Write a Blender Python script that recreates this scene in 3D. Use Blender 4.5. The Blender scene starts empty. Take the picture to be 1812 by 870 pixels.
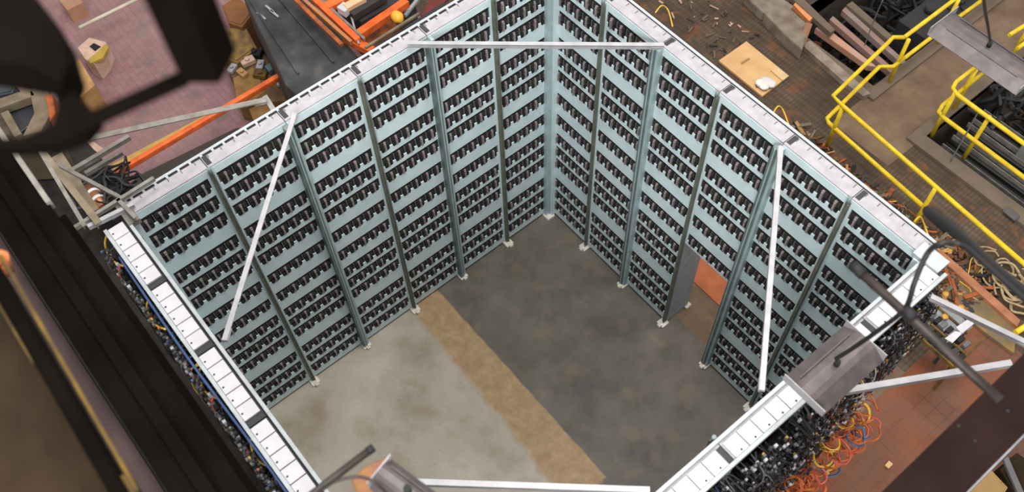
import bpy, bmesh, math, random
from mathutils import Vector, Matrix
random.seed(7)
S = bpy.context.scene
COL = S.collection

# ------------------------------------------------------------------ camera
CAMROT = (0.9238956391911558, 0.5488998341646844, -0.04953845468121669)
CAMLOC = Vector((5.948404935580372, -5.23524204601638, 11.965011230956556))
FPX = 1710.7
cam_d = bpy.data.cameras.new('camera'); cam = bpy.data.objects.new('camera', cam_d); COL.objects.link(cam)
RM = Matrix.Rotation(CAMROT[0], 3, 'Z') @ Matrix.Rotation(CAMROT[1], 3, 'X') @ Matrix.Rotation(CAMROT[2], 3, 'Z')
cam.matrix_world = Matrix.Translation(CAMLOC) @ RM.to_4x4()
cam_d.sensor_width = 36.0; cam_d.lens = 36.0 * FPX / 1812.0
cam_d.clip_start = 0.05; cam_d.clip_end = 200
cam_d.dof.use_dof = True; cam_d.dof.focus_distance = 11.0; cam_d.dof.aperture_fstop = 1.1
S.camera = cam

def P(u, v, z):
    """point at height z seen at pixel (u, v) of the 1812x870 photograph"""
    d = RM @ Vector(((u-906)/FPX, -(v-435)/FPX, -1))
    return CAMLOC + d * ((z-CAMLOC.z)/d.z)

# ------------------------------------------------------------------ light
S.view_settings.view_transform = 'Standard'; S.view_settings.look = 'None'
S.view_settings.exposure = 0.0; S.view_settings.gamma = 1.0; S.view_settings.use_curve_mapping = False
w = bpy.data.worlds.new('world'); S.world = w; w.use_nodes = True
w.node_tree.nodes['Background'].inputs[0].default_value = (1.0, 0.96, 0.92, 1)
w.node_tree.nodes['Background'].inputs[1].default_value = 0.6

def area(name, loc, size, power, color=(1, .97, .93), target=None):
    l = bpy.data.lights.new(name, 'AREA'); l.shape = 'RECTANGLE'; l.size, l.size_y = size
    l.energy = power; l.color = color
    o = bpy.data.objects.new(name, l); COL.objects.link(o); o.location = loc
    if target is not None:
        o.rotation_euler = (Vector(target)-Vector(loc)).to_track_quat('-Z', 'Y').to_euler()
    return o
area('ceiling_lamp_over_room', (3.2, -2.0, 16), (5, 5), 1500, (1, .98, .96), (2.4, -2.5, 0))
area('wall_fill_south', (11, -11.5, 13.5), (6, 4), 2300, (1.0, .98, .96), (1.2, -1.4, 2.5))  # unseen fill light, added to brighten both far walls from the side
area('ceiling_lamp_west', (-6, -2, 15), (5, 3), 520, (1, .9, .88), (-4, -2, 0))
area('ceiling_lamp_east', (4, 7, 15), (5, 3), 560, (1, .90, .80), (2.5, 4.5, 0))

# ------------------------------------------------------------------ materials
MATS = {}
def mat(name, c, rough=.6, metal=0., c2=None, scale=6., bump=0., detail=5., lo=.35, hi=.65, spec=.4, c3=None):
    if name in MATS: return MATS[name]
    m = bpy.data.materials.new(name); m.use_nodes = True; nt = m.node_tree; b = nt.nodes['Principled BSDF']
    b.inputs['Base Color'].default_value = (*c, 1); b.inputs['Roughness'].default_value = rough
    b.inputs['Metallic'].default_value = metal; b.inputs['Specular IOR Level'].default_value = spec
    if c2 is None: c2 = tuple(x*.82 for x in c)
    tc = nt.nodes.new('ShaderNodeTexCoord'); n = nt.nodes.new('ShaderNodeTexNoise')
    n.inputs['Scale'].default_value = scale; n.inputs['Detail'].default_value = detail
    nt.links.new(tc.outputs['Object'], n.inputs['Vector'])
    r = nt.nodes.new('ShaderNodeValToRGB'); nt.links.new(n.outputs['Fac'], r.inputs['Fac'])
    r.color_ramp.elements[0].position = lo; r.color_ramp.elements[0].color = (*c2, 1)
    r.color_ramp.elements[1].position = hi; r.color_ramp.elements[1].color = (*c, 1)
    if c3 is not None:
        e = r.color_ramp.elements.new(min(hi+.1, .98)); e.color = (*c3, 1)
    nt.links.new(r.outputs['Color'], b.inputs['Base Color'])
    if bump:
        bp = nt.nodes.new('ShaderNodeBump'); bp.inputs['Strength'].default_value = bump
        bp.inputs['Distance'].default_value = .01
        nt.links.new(n.outputs['Fac'], bp.inputs['Height']); nt.links.new(bp.outputs['Normal'], b.inputs['Normal'])
    MATS[name] = m; return m

class G:                                     # small node-graph helper
    def __init__(s, name, rough=.8, spec=.3):
        s.m = bpy.data.materials.new(name); s.m.use_nodes = True; s.nt = s.m.node_tree
        s.b = s.nt.nodes['Principled BSDF']; s.b.inputs['Roughness'].default_value = rough
        s.b.inputs['Specular IOR Level'].default_value = spec
        s.tc = s.nt.nodes.new('ShaderNodeTexCoord').outputs['Object']
        x = s.nt.nodes.new('ShaderNodeSeparateXYZ'); s.nt.links.new(s.tc, x.inputs[0]); s.x, s.y, s.z = x.outputs
    def put(s, sock, v):
        if hasattr(v, 'is_output'): s.nt.links.new(v, sock)
        else: sock.default_value = v
    def math(s, op, a, b=0., clamp=False):
        n = s.nt.nodes.new('ShaderNodeMath'); n.operation = op; n.use_clamp = clamp
        s.put(n.inputs[0], a); s.put(n.inputs[1], b); return n.outputs[0]
    def noise(s, scale, detail=5., rough=.55, stretch=None, dist=0.):
        n = s.nt.nodes.new('ShaderNodeTexNoise'); n.inputs['Scale'].default_value = scale
        n.inputs['Detail'].default_value = detail; n.inputs['Roughness'].default_value = rough; n.inputs['Distortion'].default_value = dist
        v = s.tc
        if stretch:
            mp = s.nt.nodes.new('ShaderNodeMapping'); mp.inputs['Scale'].default_value = stretch; s.nt.links.new(v, mp.inputs[0]); v = mp.outputs[0]
        s.nt.links.new(v, n.inputs['Vector']); return n.outputs['Fac']
    def ramp(s, f, stops):
        r = s.nt.nodes.new('ShaderNodeValToRGB'); s.nt.links.new(f, r.inputs[0]); e = r.color_ramp.elements
        while len(e) < len(stops): e.new(.5)
        for i, (p_, c) in enumerate(stops): e[i].position = p_; e[i].color = (*c, 1)
        return r.outputs[0]
    def step(s, f, edge, width):             # 0 -> 1 as f passes edge
        return s.math('MULTIPLY', s.math('SUBTRACT', f, edge-width/2), 1/width, True) if not hasattr(edge, 'is_output') else \
               s.math('MULTIPLY', s.math('SUBTRACT', f, edge), 1/width, True)
    def mix(s, f, a, b, mode='MIX'):
        n = s.nt.nodes.new('ShaderNodeMix'); n.data_type = 'RGBA'; n.blend_type = mode
        s.put(n.inputs[0], f)
        for k, v in ((6, a), (7, b)):
            if hasattr(v, 'is_output'): s.nt.links.new(v, n.inputs[k])
            else: n.inputs[k].default_value = (*v, 1)
        return n.outputs[2]
    def brick(s, scale, c1, c2, mortar, bw=.5, rh=.25, ms=.015, rot=0., off=.5):
        n = s.nt.nodes.new('ShaderNodeTexBrick'); n.inputs['Scale'].default_value = scale
        for k, c in (('Color1', c1), ('Color2', c2), ('Mortar', mortar)): n.inputs[k].default_value = (*c, 1)
        n.offset = off; n.inputs['Brick Width'].default_value = bw; n.inputs['Row Height'].default_value = rh; n.inputs['Mortar Size'].default_value = ms
        mp = s.nt.nodes.new('ShaderNodeMapping'); mp.inputs['Rotation'].default_value = (0, 0, rot); s.nt.links.new(s.tc, mp.inputs[0])
        s.nt.links.new(mp.outputs[0], n.inputs['Vector']); return n.outputs
    def bump(s, h, strength=.4, d=.01):
        n = s.nt.nodes.new('ShaderNodeBump'); n.inputs['Strength'].default_value = strength; n.inputs['Distance'].default_value = d
        s.put(n.inputs['Height'], h); s.nt.links.new(n.outputs[0], s.b.inputs['Normal'])
    def out(s, c): s.put(s.b.inputs['Base Color'], c); return s.m

BLUE = mat('pale_blue_paint', (.60, .72, .75), .5, 0, (.52, .65, .69), 5)
WHITE = mat('white_enamel', (.57, .56, .59), .5, 0, (.50, .50, .53), 9)
PLATE = mat('lilac_white_metal', (.375, .365, .39), .55, 0, (.31, .30, .325), 12)
LIP = mat('pale_grey_rail', (.42, .46, .48), .5, .1)
POSTG = mat('grey_green_steel', (.17, .22, .215), .45, .2, (.12, .16, .155), 8)
POSTL = mat('light_teal_steel', (.40, .52, .54), .5, .1)
POSTO = mat('olive_grey_steel', (.15, .16, .13), .6, .1, (.11, .12, .09), 8)
DARKIN = mat('rack_interior_black', (.012, .012, .014), .7)
MODS = [mat('module_brown_black', (.035, .026, .026), .55, 0, (.018, .014, .015), 25),
        mat('module_olive_black', (.034, .034, .024), .55, 0, (.016, .018, .014), 25),
        mat('module_violet_black', (.036, .028, .036), .55, 0, (.016, .014, .02), 25),
        mat('module_plain_black', (.022, .024, .028), .55, 0, (.01, .012, .014), 25)]
LATCH = mat('pinkish_grey_plastic', (.25, .215, .22), .55)
SPACER = mat('dim_grey_plastic', (.13, .13, .135), .55)
FOOT = mat('cream_white_block', (.72, .68, .60), .7, 0, (.5, .47, .4), 14)
BLACK = mat('matt_black', (.01, .01, .011), .7)
CHAR = mat('charcoal', (.035, .036, .038), .65)
ALU = mat('silver_strut', (.40, .40, .42), .5, .1, (.32, .32, .34), 7)
DIMSTRUT = mat('dull_grey_strut', (.24, .23, .21), .55, .1, (.16, .145, .12), 10)
YEL = mat('safety_yellow', (.83, .62, .02), .45, 0, (.66, .46, .02), 8)
YELDIM = mat('dull_yellow', (.17, .10, .012), .8, 0, (.05, .03, .01), 5)  # darker, mottled yellow
ORG = mat('machine_orange', (.86, .17, .03), .45, 0, (.62, .10, .02), 6)
ORGD = mat('rusty_orange', (.45, .12, .03), .7, 0, (.2, .06, .02), 7)
GIRD = mat('girder_dark_brown', (.006, .0044, .0034), .95, 0, (.0035, .0028, .0022), 2.5, spec=.02)
GIRD2 = mat('girder_brown_violet', (.022, .012, .010), .85, 0, (.016, .009, .008), 2.5, spec=.04)
PURP = mat('dusty_violet_brown', (.05, .034, .033), .9, 0, (.035, .024, .024), 3, spec=.15)
DECK = mat('dull_brown_deck', (.045, .030, .018), .9, 0, (.028, .02, .013), 2, spec=.03)
CARD = mat('cardboard_tan', (.48, .28, .12), .85, 0, (.36, .2, .08), 5)
CARD2 = mat('pink_beige_card', (.62, .45, .36), .85, 0, (.5, .33, .25), 6)
PLY = mat('plywood_tan', (.72, .47, .22), .7, 0, (.62, .38, .17), 4)
CLOTH = mat('white_plastic_sheet', (.85, .83, .8), .6)
BEIGE = mat('beige_painted_steel', (.22, .175, .115), .6, 0, (.14, .11, .07), 5)
CONC = mat('dusty_concrete', (.17, .13, .095), .9, 0, (.14, .11, .08), 4, .3)
RUST = mat('rust_brown', (.15, .06, .025), .85, 0, (.06, .03, .015), 9, .3)
FIXM = mat('brushed_grey_reflector', (.12, .10, .10), .5, .3, (.08, .07, .07), 9)
FIXL = mat('light_reflector_edge', (.36, .36, .37), .45, .2)
CAB = mat('black_cable', (.012, .012, .012), .5)
CABY = mat('yellow_cable', (.72, .45, .04), .5)
CABO = mat('orange_cable', (.42, .10, .018), .5)
CABR = mat('red_cable', (.45, .07, .04), .5)
CABW = mat('white_cable', (.6, .6, .6), .5)
CABB = mat('blue_cable', (.05, .09, .22), .5)
ROPE = mat('cream_rope', (.45, .36, .21), .8, 0, (.3, .23, .12), 20)
PIPE = mat('dark_bronze_pipe', (.045, .033, .028), .5, .2, (.022, .018, .016), 8)
PINK = mat('pale_pink_beam_paint', (.5, .32, .26), .6, 0, (.45, .25, .18), 4)
TANK = mat('dark_grey_tank_paint', (.052, .056, .058), .6, 0, (.022, .022, .022), 2.2, 0, 6, .38, .6, .4, (.09, .09, .09))

# ------------------------------------------------------------------ mesh builder
class MB:
    def __init__(s): s.bm = bmesh.new(); s.mats = []
    def mi(s, m):
        if m is None: return 0
        if m not in s.mats: s.mats.append(m)
        return s.mats.index(m)
    def box(s, x0, x1, y0, y1, z0, z1, m=None):
        i = s.mi(m)
        v = [s.bm.verts.new((x, y, z)) for z in (z0, z1) for y in (y0, y1) for x in (x0, x1)]
        for f in ((0, 2, 3, 1), (4, 5, 7, 6), (0, 1, 5, 4), (2, 6, 7, 3), (0, 4, 6, 2), (1, 3, 7, 5)):
            s.bm.faces.new([v[k] for k in f]).material_index = i
        return s
    def prism(s, pts, h, m=None):            # pts: 3D outline, extruded by vector h
        i = s.mi(m); h = Vector((0, 0, h)) if not hasattr(h, '__len__') else Vector(h)
        a = [s.bm.verts.new(Vector(p)) for p in pts]; b = [s.bm.verts.new(Vector(p)+h) for p in pts]; n = len(a)
        fs = [s.bm.faces.new(a), s.bm.faces.new(b[::-1])]
        for k in range(n): fs.append(s.bm.faces.new((a[k], b[k], b[(k+1) % n], a[(k+1) % n])))
        for f in fs: f.material_index = i
        return s
    def bar(s, a, b, wd, ht, m=None, up=(0, 0, 1)):   # rectangular bar a -> b
        a, b = Vector(a), Vector(b); d = (b-a).normalized(); up = Vector(up)
        if abs(d.dot(up)) > .95: up = Vector((1, 0, 0))
        sx = d.cross(up).normalized(); uz = sx.cross(d).normalized(); i = s.mi(m)
        A = [s.bm.verts.new(p+sx*x*wd/2+uz*z*ht/2) for p in (a, b) for x, z in ((-1, -1), (1, -1), (1, 1), (-1, 1))]
        for f in ((0, 1, 2, 3), (7, 6, 5, 4), (0, 4, 5, 1), (1, 5, 6, 2), (2, 6, 7, 3), (3, 7, 4, 0)):
            s.bm.faces.new([A[k] for k in f]).material_index = i
        return s
    def angle(s, a, b, wd, t, m=None):       # L-section strut
        s.bar(a, b, wd, t, m); a, b = Vector(a), Vector(b); d = (b-a).normalized(); sx = d.cross(Vector((0, 0, 1))).normalized()*(wd/2-t/2)
        off = Vector((0, 0, -wd/2)); return s.bar(a+sx+off, b+sx+off, t, wd, m)
    def tube(s, pts, r, m=None, n=8, smooth=False):
        i = s.mi(m); pts = [Vector(p) for p in pts]
        if smooth: pts = spline(pts)
        rings = []; prev = None
        for k, p in enumerate(pts):
            d = (pts[min(k+1, len(pts)-1)]-pts[max(k-1, 0)])
            d = d.normalized() if d.length > 1e-9 else Vector((0, 0, 1))
            if prev is None:
                u = d.cross(Vector((0, 0, 1)));
                if u.length < .05: u = d.cross(Vector((1, 0, 0)))
            else: u = prev - d*prev.dot(d)
            u.normalize(); prev = u; q = d.cross(u)
            rr = r[k] if hasattr(r, '__len__') else r
            rings.append([s.bm.verts.new(p+u*rr*math.cos(2*math.pi*j/n)+q*rr*math.sin(2*math.pi*j/n)) for j in range(n)])
        for k in range(len(rings)-1):
            for j in range(n):
                f = s.bm.faces.new((rings[k][j], rings[k][(j+1) % n], rings[k+1][(j+1) % n], rings[k+1][j])); f.material_index = i; f.smooth = n > 5
        s.bm.faces.new(rings[0][::-1]).material_index = i; s.bm.faces.new(rings[-1]).material_index = i
        return s
    def cyl(s, c, r, h, m=None, n=20): return s.tube([c, Vector(c)+Vector((0, 0, h))], r, m, n)
    def blob(s, c, r, m=None, sc=(1, 1, 1), jit=0.):
        i = s.mi(m); g = bmesh.ops.create_icosphere(s.bm, subdivisions=2, radius=1.0)
        for v in g['verts']:
            k = 1+random.uniform(-jit, jit); v.co = Vector(c)+Vector((v.co.x*sc[0], v.co.y*sc[1], v.co.z*sc[2]))*r*k
        for v in g['verts']:
            for f in v.link_faces: f.material_index = i; f.smooth = True
        return s
    def build(s, name, m=None, parent=None, bevel=0., normals=True):
        if normals: bmesh.ops.recalc_face_normals(s.bm, faces=s.bm.faces)
        me = bpy.data.meshes.new(name); s.bm.to_mesh(me); s.bm.free()
        for q in (s.mats or [m]): me.materials.append(q if q is not None else m)
        o = bpy.data.objects.new(name, me); COL.objects.link(o)
        if parent is not None: o.parent = parent
        if bevel:
            b = o.modifiers.new('bevel', 'BEVEL'); b.width = bevel; b.segments = 2; b.limit_method = 'ANGLE'
        return o

def spline(pts, n=6):
    out = []
    for k in range(len(pts)-1):
        p0 = pts[max(k-1, 0)]; p1 = pts[k]; p2 = pts[k+1]; p3 = pts[min(k+2, len(pts)-1)]
        for j in range(n):
            t = j/n
            out.append(.5*((2*p1)+(-p0+p2)*t+(2*p0-5*p1+4*p2-p3)*t*t+(-p0+3*p1-3*p2+p3)*t**3))
    out.append(pts[-1]); return out

def tag(o, label=None, cat=None, group=None, kind=None):
    if label: o['label'] = label
    if cat: o['category'] = cat
    if group: o['group'] = group
    if kind: o['kind'] = kind
    return o
def thing(name, label, cat, loc=(0, 0, 0), rz=0, group=None):
    o = bpy.data.objects.new(name, None); COL.objects.link(o); o.location = loc; o.rotation_euler = (0, 0, rz)
    o.empty_display_size = .1
    return tag(o, label, cat, group)
def part(src, parent, loc=None, rz=None):
    c = src.copy(); COL.objects.link(c); c.parent = parent
    if loc is not None: c.location = loc
    return c
def copy_tree(o, parent=None):
    c = o.copy(); COL.objects.link(c)
    if parent is not None: c.parent = parent
    for ch in list(o.children): copy_tree(ch, c)
    return c
def rebase(root):                             # world-built children: move them under root placed at its own location
    inv = Matrix.Translation(-Vector(root.location))
    for ch in root.children:
        if ch.type == 'MESH' and not ch.get('local'):
            ch.matrix_local = inv @ ch.matrix_local
def floor_tag(o): return tag(o, kind='structure')

# ================================================================== FLOORS
H = 4.80; RX = 4.83; RY = 5.04; DEP = .20
# concrete floor inside the rack room
g = G('room_floor_concrete', .55, .35)
n1 = g.noise(1.1, 6); n2 = g.noise(7, 8, .65); n3 = g.noise(30, 4)
light = g.ramp(n1, [(.3, (.24, .195, .14)), (.48, (.36, .32, .26)), (.7, (.44, .405, .345))])
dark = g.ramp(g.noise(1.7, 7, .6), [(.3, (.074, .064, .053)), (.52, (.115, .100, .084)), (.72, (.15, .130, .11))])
tan = g.ramp(n2, [(.3, (.27, .17, .08)), (.55, (.36, .24, .125)), (.8, (.47, .34, .2))])
yj = g.math('ADD', g.y, g.math('MULTIPLY', g.math('SUBTRACT', g.noise(5, 6, .7), .5), .05))
yl = g.math('ADD', g.math('ADD', yj, g.math('MULTIPLY', g.x, .03)), g.math('MULTIPLY', g.math('SUBTRACT', g.noise(2.2, 6, .7), .5), .3))
c = g.mix(g.step(yl, -2.56, .10), light, tan)
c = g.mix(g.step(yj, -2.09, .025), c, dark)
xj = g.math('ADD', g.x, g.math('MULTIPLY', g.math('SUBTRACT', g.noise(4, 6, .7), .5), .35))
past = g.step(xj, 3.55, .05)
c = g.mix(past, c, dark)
c = g.mix(g.math('MULTIPLY', g.step(n3, .66, .05), .35), c, (.12, .09, .05))
stain = g.math('MULTIPLY', g.step(g.noise(2.6, 3), .6, .1), .5)
c = g.mix(stain, c, g.mix(.5, c, (.24, .17, .09)))
g.bump(n2, .12); floor_in = MB().box(-.2, RX+.18, -RY-.18, .18, -.05, 0).build('floor', g.out(c)); floor_tag(floor_in)

def rects(name, rs, m, z=0., t=.2):
    mb = MB()
    for x0, x1, y0, y1 in rs: mb.box(x0, x1, y0, y1, z-t, z)
    return floor_tag(mb.build(name, m))
# pink brick floor to the west
g = G('pink_brick_paving', .7, .3)
br = g.brick(2.4, (.27, .145, .15), (.31, .175, .18), (.21, .125, .125), .5, .25, .012, 0)
nn = g.noise(2.2, 8, .7); c = g.mix(g.math('MULTIPLY', g.step(nn, .56, .12), .75), br[0], (.16, .14, .125))
c = g.mix(g.math('MULTIPLY', g.step(g.noise(.5, 3), .55, .2), .35), c, (.36, .25, .24))
rects('floor', [(-22, -.2, -5.15, .9)], g.out(c))
# ribbed grating floor to the north
g = G('ribbed_rusty_grating', .75, .3)
wv = g.math('SINE', g.math('MULTIPLY', g.x, 2*math.pi/.06)); wv2 = g.math('SINE', g.math('MULTIPLY', g.y, 2*math.pi/.11))
rib = g.math('MULTIPLY', g.math('ADD', wv, g.math('MULTIPLY', wv2, .9)), .5)
base = g.ramp(g.noise(1.3, 7, .65), [(.3, (.05, .033, .021)), (.5, (.095, .066, .044)), (.7, (.15, .112, .08))])
c = g.mix(g.math('MULTIPLY', g.step(rib, -.1, .6), .45), base, (.045, .03, .02))
c = g.mix(g.math('MULTIPLY', g.step(g.noise(3.2, 6), .6, .08), .45), c, (.23, .085, .03))
g.bump(rib, .5, .01)
GR = g.out(c)
rects('floor', [(-22, -.2, .9, 14), (-.2, 1.6, 1.9, 5.35), (1.6, 2.7, 1.9, 4.4), (2.7, 14, 3.3, 5.25), (2.7, RX+.18, 1.9, 3.3)], GR)
# plain worn brown floor between the pits
g = G('worn_brown_screed', .8, .3)
c = g.ramp(g.noise(1.6, 8, .65), [(.3, (.12, .078, .05)), (.55, (.19, .13, .085)), (.75, (.26, .185, .13))])
c = g.mix(g.math('MULTIPLY', g.step(g.noise(12, 3), .66, .06), .4), c, (.09, .06, .04))
rects('floor', [(1.6, 2.7, 4.4, 14), (-.2, 1.6, 9.6, 14), (-.2, RX+.18, .18, 1.9)], g.out(c))
# terracotta tiles to the east and south
g = G('terracotta_tiles', .55, .4)
br = g.brick(1.0, (.125, .045, .022), (.14, .052, .026), (.085, .035, .02), .18, .18, .008, 0., 0.)
c = g.mix(g.math('MULTIPLY', g.step(g.noise(3, 8, .7), .5, .15), .4), br[0], (.13, .085, .06))
c = g.mix(g.step(g.noise(.7, 4), .5, .2), c, g.mix(.6, c, (.25, .07, .02)))
rects('floor', [(RX+.18, 14, -16, 3.3)], g.out(c))
rects('floor', [(-22, -.2, -16, -5.15), (-.2, RX+.18, -16, -RY-.18)], mat('dim_dirty_floor', (.03, .026, .022), .9, 0, (.015, .013, .011), 6))
# orange painted floor strip behind the doorway
tag(MB().box(1.3, 4.7, .75, 1.6, 0, .012).build('painted_floor_strip', mat('orange_floor_paint', (.50, .14, .045), .6, 0, (.36, .10, .035), 4)),
    'worn orange painted floor patch seen through the doorway opening', 'floor paint')

def rubble(label, c, ext, n, mats, seed, smax=.06):
    rr = random.Random(seed); mb = MB()
    for k in range(n):
        p_ = Vector([rr.uniform(-e, e) for e in ext]); q = rr.uniform(.015, smax); a = rr.uniform(0, 6); d = Vector((math.cos(a), math.sin(a), rr.uniform(-.3, .3)))*q*rr.uniform(.8, 3)
        mb.bar(p_-d, p_+d, q*rr.uniform(.5, 1.2), q*rr.uniform(.3, .8), rr.choice(mats))
    o = mb.build('debris_pile', mats[0]); o.location = c; return tag(o, label, 'debris', kind='stuff')
# ---- pits (north): walls and bottoms
PITC = mat('pit_concrete', (.09, .07, .055), .9, 0, (.05, .036, .028), 5, .3)
mb = MB()
mb.box(-.2, 1.6, 5.25, 5.35, -1.8, 0); mb.box(1.6, 1.7, 5.35, 9.6, -1.8, 0); mb.box(-.2, 1.6, 9.6, 9.7, -1.8, 0); mb.box(-.3, -.2, 5.25, 9.6, -1.8, 0); mb.box(-.2, 1.6, 5.25, 9.7, -1.9, -1.8)
floor_tag(mb.build('wall_pit', PITC))
mb = MB()
mb.box(2.6, 14, 5.15, 5.25, -1.8, 0); mb.box(2.6, 2.7, 5.25, 14, -1.8, 0); mb.box(2.6, 14, 5.15, 14, -1.9, -1.8)
floor_tag(mb.build('wall_pit', PITC))
mb = MB(); mb.box(-.2, 1.74, 5.2, 5.42, 0, .05); mb.box(1.56, 1.74, 5.42, 9.6, 0, .05)
floor_tag(mb.build('trim_1', CONC))
mb = MB(); mb.box(2.55, 9, 5.0, 5.25, 0, .05); mb.box(2.55, 2.72, 5.25, 9, 0, .05)
floor_tag(mb.build('trim_2', CONC))

# ================================================================== RACKS
ROWS = [4.60, 4.33, 4.05, 3.63, 3.35, 3.08, 2.66, 2.25, 1.86, 1.59, 1.32, .86, .575, .29]
OH = .106; TABW = .038; MARG = .046

# connector module masters (dark block) and their pale latch
def module_mesh(i):
    mb = MB(); m = MODS[i]
    mb.box(-.068, .068, .016, .07, -.06, .092, m)
    mb.box(-.048, -.014, -.004, .03, -.104, -.045, BLACK); mb.box(.016, .046, -.004, .03, -.100, -.05, BLACK)
    mb.box(-.054, -.016, .0, .03, -.01, .055, m); mb.box(.02, .052, -.004, .03, -.02, .04, m)
    mb.box(-.073, -.062, .002, .04, -.04, .05, SPACER); mb.box(-.05, .05, .004, .03, .062, .088, BLACK)
    return mb.build('connector_module', m)
MODM = [module_mesh(i) for i in range(4)]
lm = MB(); lm.box(-.009, .011, -.016, .022, -.092, .028, LATCH); lm.box(-.013, .015, -.006, .022, .012, .045, LATCH)
LATM = lm.build('release_latch', LATCH)

def front_panel(wd, rows, z0):
    mb = MB(); xs0, xs1 = MARG, wd-MARG; pit = (xs1-xs0)/5
    mb.box(0.004, xs0, 0, .014, z0, H); mb.box(xs1, wd-.004, 0, .014, z0, H)
    edges = [H]+[e for r in rows for e in (r+.098, r-.106)]+[z0]
    for k in range(0, len(edges), 2): mb.box(xs0, xs1, 0, .014, edges[k+1], edges[k])
    for r in rows:
        for j in range(6):
            cx = xs0+j*pit; a = max(xs0, cx-TABW/2); b = min(xs1, cx+TABW/2)
            mb.box(a, b, 0, .014, r-OH, r-OH+.042)
    return mb
def wire_mesh(wd, kind):
    """tangle of back-side cabling hanging off the outer face (local +y)"""
    mb = MB(); cols = [CAB]*22+[CHAR]*8+[SPACER]*4+([CABW]*2+[CABR, CABY, CABB, CABO] if kind != 'left' else [CABR, CABY, RUST])
    for k in range(230 if kind == 'left' else 300):
        c = random.choice(cols); z = random.uniform(.3, 4.75) if k % 2 else random.uniform(3.0, 4.75); x = random.uniform(0, wd); L = random.uniform(.15, .9); dx = random.uniform(-.3, .3)
        y = DEP+.02; q = random.uniform(.03, .13) if kind == 'left' else (.05+.26*z/4.8)*random.uniform(.2, 1)
        pts = [(x, y, z), (x+dx*.2, y+q, z-L*.1), (x+dx*.6, y+q*1.1, z-L*.6), (x+dx, y+.03, z-L)]; pts = [(min(max(p_[0], .01), wd-.01), p_[1], p_[2]) for p_ in pts]
        mb.tube(pts, random.choice((.005, .006, .009)), c, 4, True)
    for k in range(9):
        x = random.uniform(0, wd); x = min(max(x, .15), wd-.15); b_ = .08 if kind == 'left' else .14
        pts = [(x, DEP+.05, 4.5), (x+.08, DEP+b_, 3.9), (x-.1, DEP+b_, 2.2), (x, DEP+b_*.7, .4)]
        mb.tube(pts, .035, BLACK, 6, True)
    return mb.build('cable_tangle', CAB)
def plug_mesh(wd, kind, dens=650):
    mb = MB()
    for k in range(dens):
        z = 4.72-abs(random.gauss(0, 1.3)); x = random.uniform(0.02, wd-.02); b_ = .10 if kind == 'left' else .06+min(.36, (4.78-z)*.5)*max(z, 0)/4.8; y = DEP+.03+b_*random.uniform(.55, 1.1); s_ = random.uniform(.007, .014)
        m = random.choice(([PLATE]*3+[SPACER]*8+[WHITE]*2+[CHAR]*9+[BLACK]*8 if kind != 'left' else [SPACER]*6+[CHAR]*14+[PLATE])+([CABO, CABR, CABY, CABB] if k % 3 == 0 else []))
        mb.box(x-s_, x+s_, y-s_, y+s_, max(z, .3)-s_, max(z, .3)+s_*1.4, m)
    return mb.build('cable_plugs', SPACER)

FEET = {}
def build_shell(wd, kind, rows, z0=0.06):
    """returns list of master part objects in local coords"""
    parts = []
    parts.append(front_panel(wd, rows, z0).build('front_panel', BLUE))
    mb = MB(); mb.box(.012, wd-.012, .075, DEP-.03, z0+.01, H-.03, DARKIN); mb.box(0.004, .02, .014, DEP, z0, H-.01, BLUE); mb.box(wd-.02, wd-.004, .014, DEP, z0, H-.01, BLUE)
    parts.append(mb.build('chassis', DARKIN))
    mb = MB()
    if kind == 'far':
        mb.box(.004, wd-.004, .004, .145, H-.004, H+.018, PLATE); mb.box(.012, .06, .03, .15, H+.018, H+.024, CHAR)
        for j in range(6):
            x = wd*(j+.5)/6; mb.box(x-.003, x+.003, .10, .146, H+.022, H+.027, SPACER)
        tc = mb.build('top_cover', PLATE, bevel=.004); parts.append(tc)
        mb = MB(); mb.box(0, wd, .176, .205, H-.02, H+.018, LIP)  # black strips below put the shade of the cover gap into colour
        if wd > .82:
            for j in range(7): x = .02+wd*j/7; mb.box(x-.012, x+.012, .142, .178, H-.004, H+.019, LIP)
            mb.box(0, wd, .14, .178, H-.01, H+.012, BLACK)
        else: mb.box(0.004, wd-.004, .145, .158, H-.02, H+.018, PLATE); mb.box(0, wd, .158, .178, H-.01, H+.012, BLACK)
        parts.append(mb.build('back_rail', LIP))
    else:
        mb.box(0, wd, -.01, .022, H-.02, H+.05); parts.append(mb.build('inner_rail', LIP, bevel=.004))
        base = MB(); base.box(.004, wd-.004, .022, DEP+.015, H-.02, H+.006); parts.append(base.build('top_cover', CHAR if kind == 'left' else PLATE))
        st = .0
        pw = (wd-.075)/5
        for j in range(5):
            x0 = .062+j*pw
            t_ = MB(); t_.box(x0+.004, x0+pw-.005, .045, .19, H+.006, H+.03, WHITE)
            t_.box(x0+pw*.42, x0+pw*.52, .162, .178, H+.03, H+.037, CHAR)
            parts.append(t_.build('top_module', WHITE, bevel=.004))
        mb = MB(); mb.box(0, wd, .192, .225, H-.02, H+.032); parts.append(mb.build('back_rail', LIP, bevel=.003))
        mb = MB(); mb.box(0.006, .05, .045, .19, H+.006, H+.012); parts.append(mb.build('slot', CHAR))
    return parts

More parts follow.
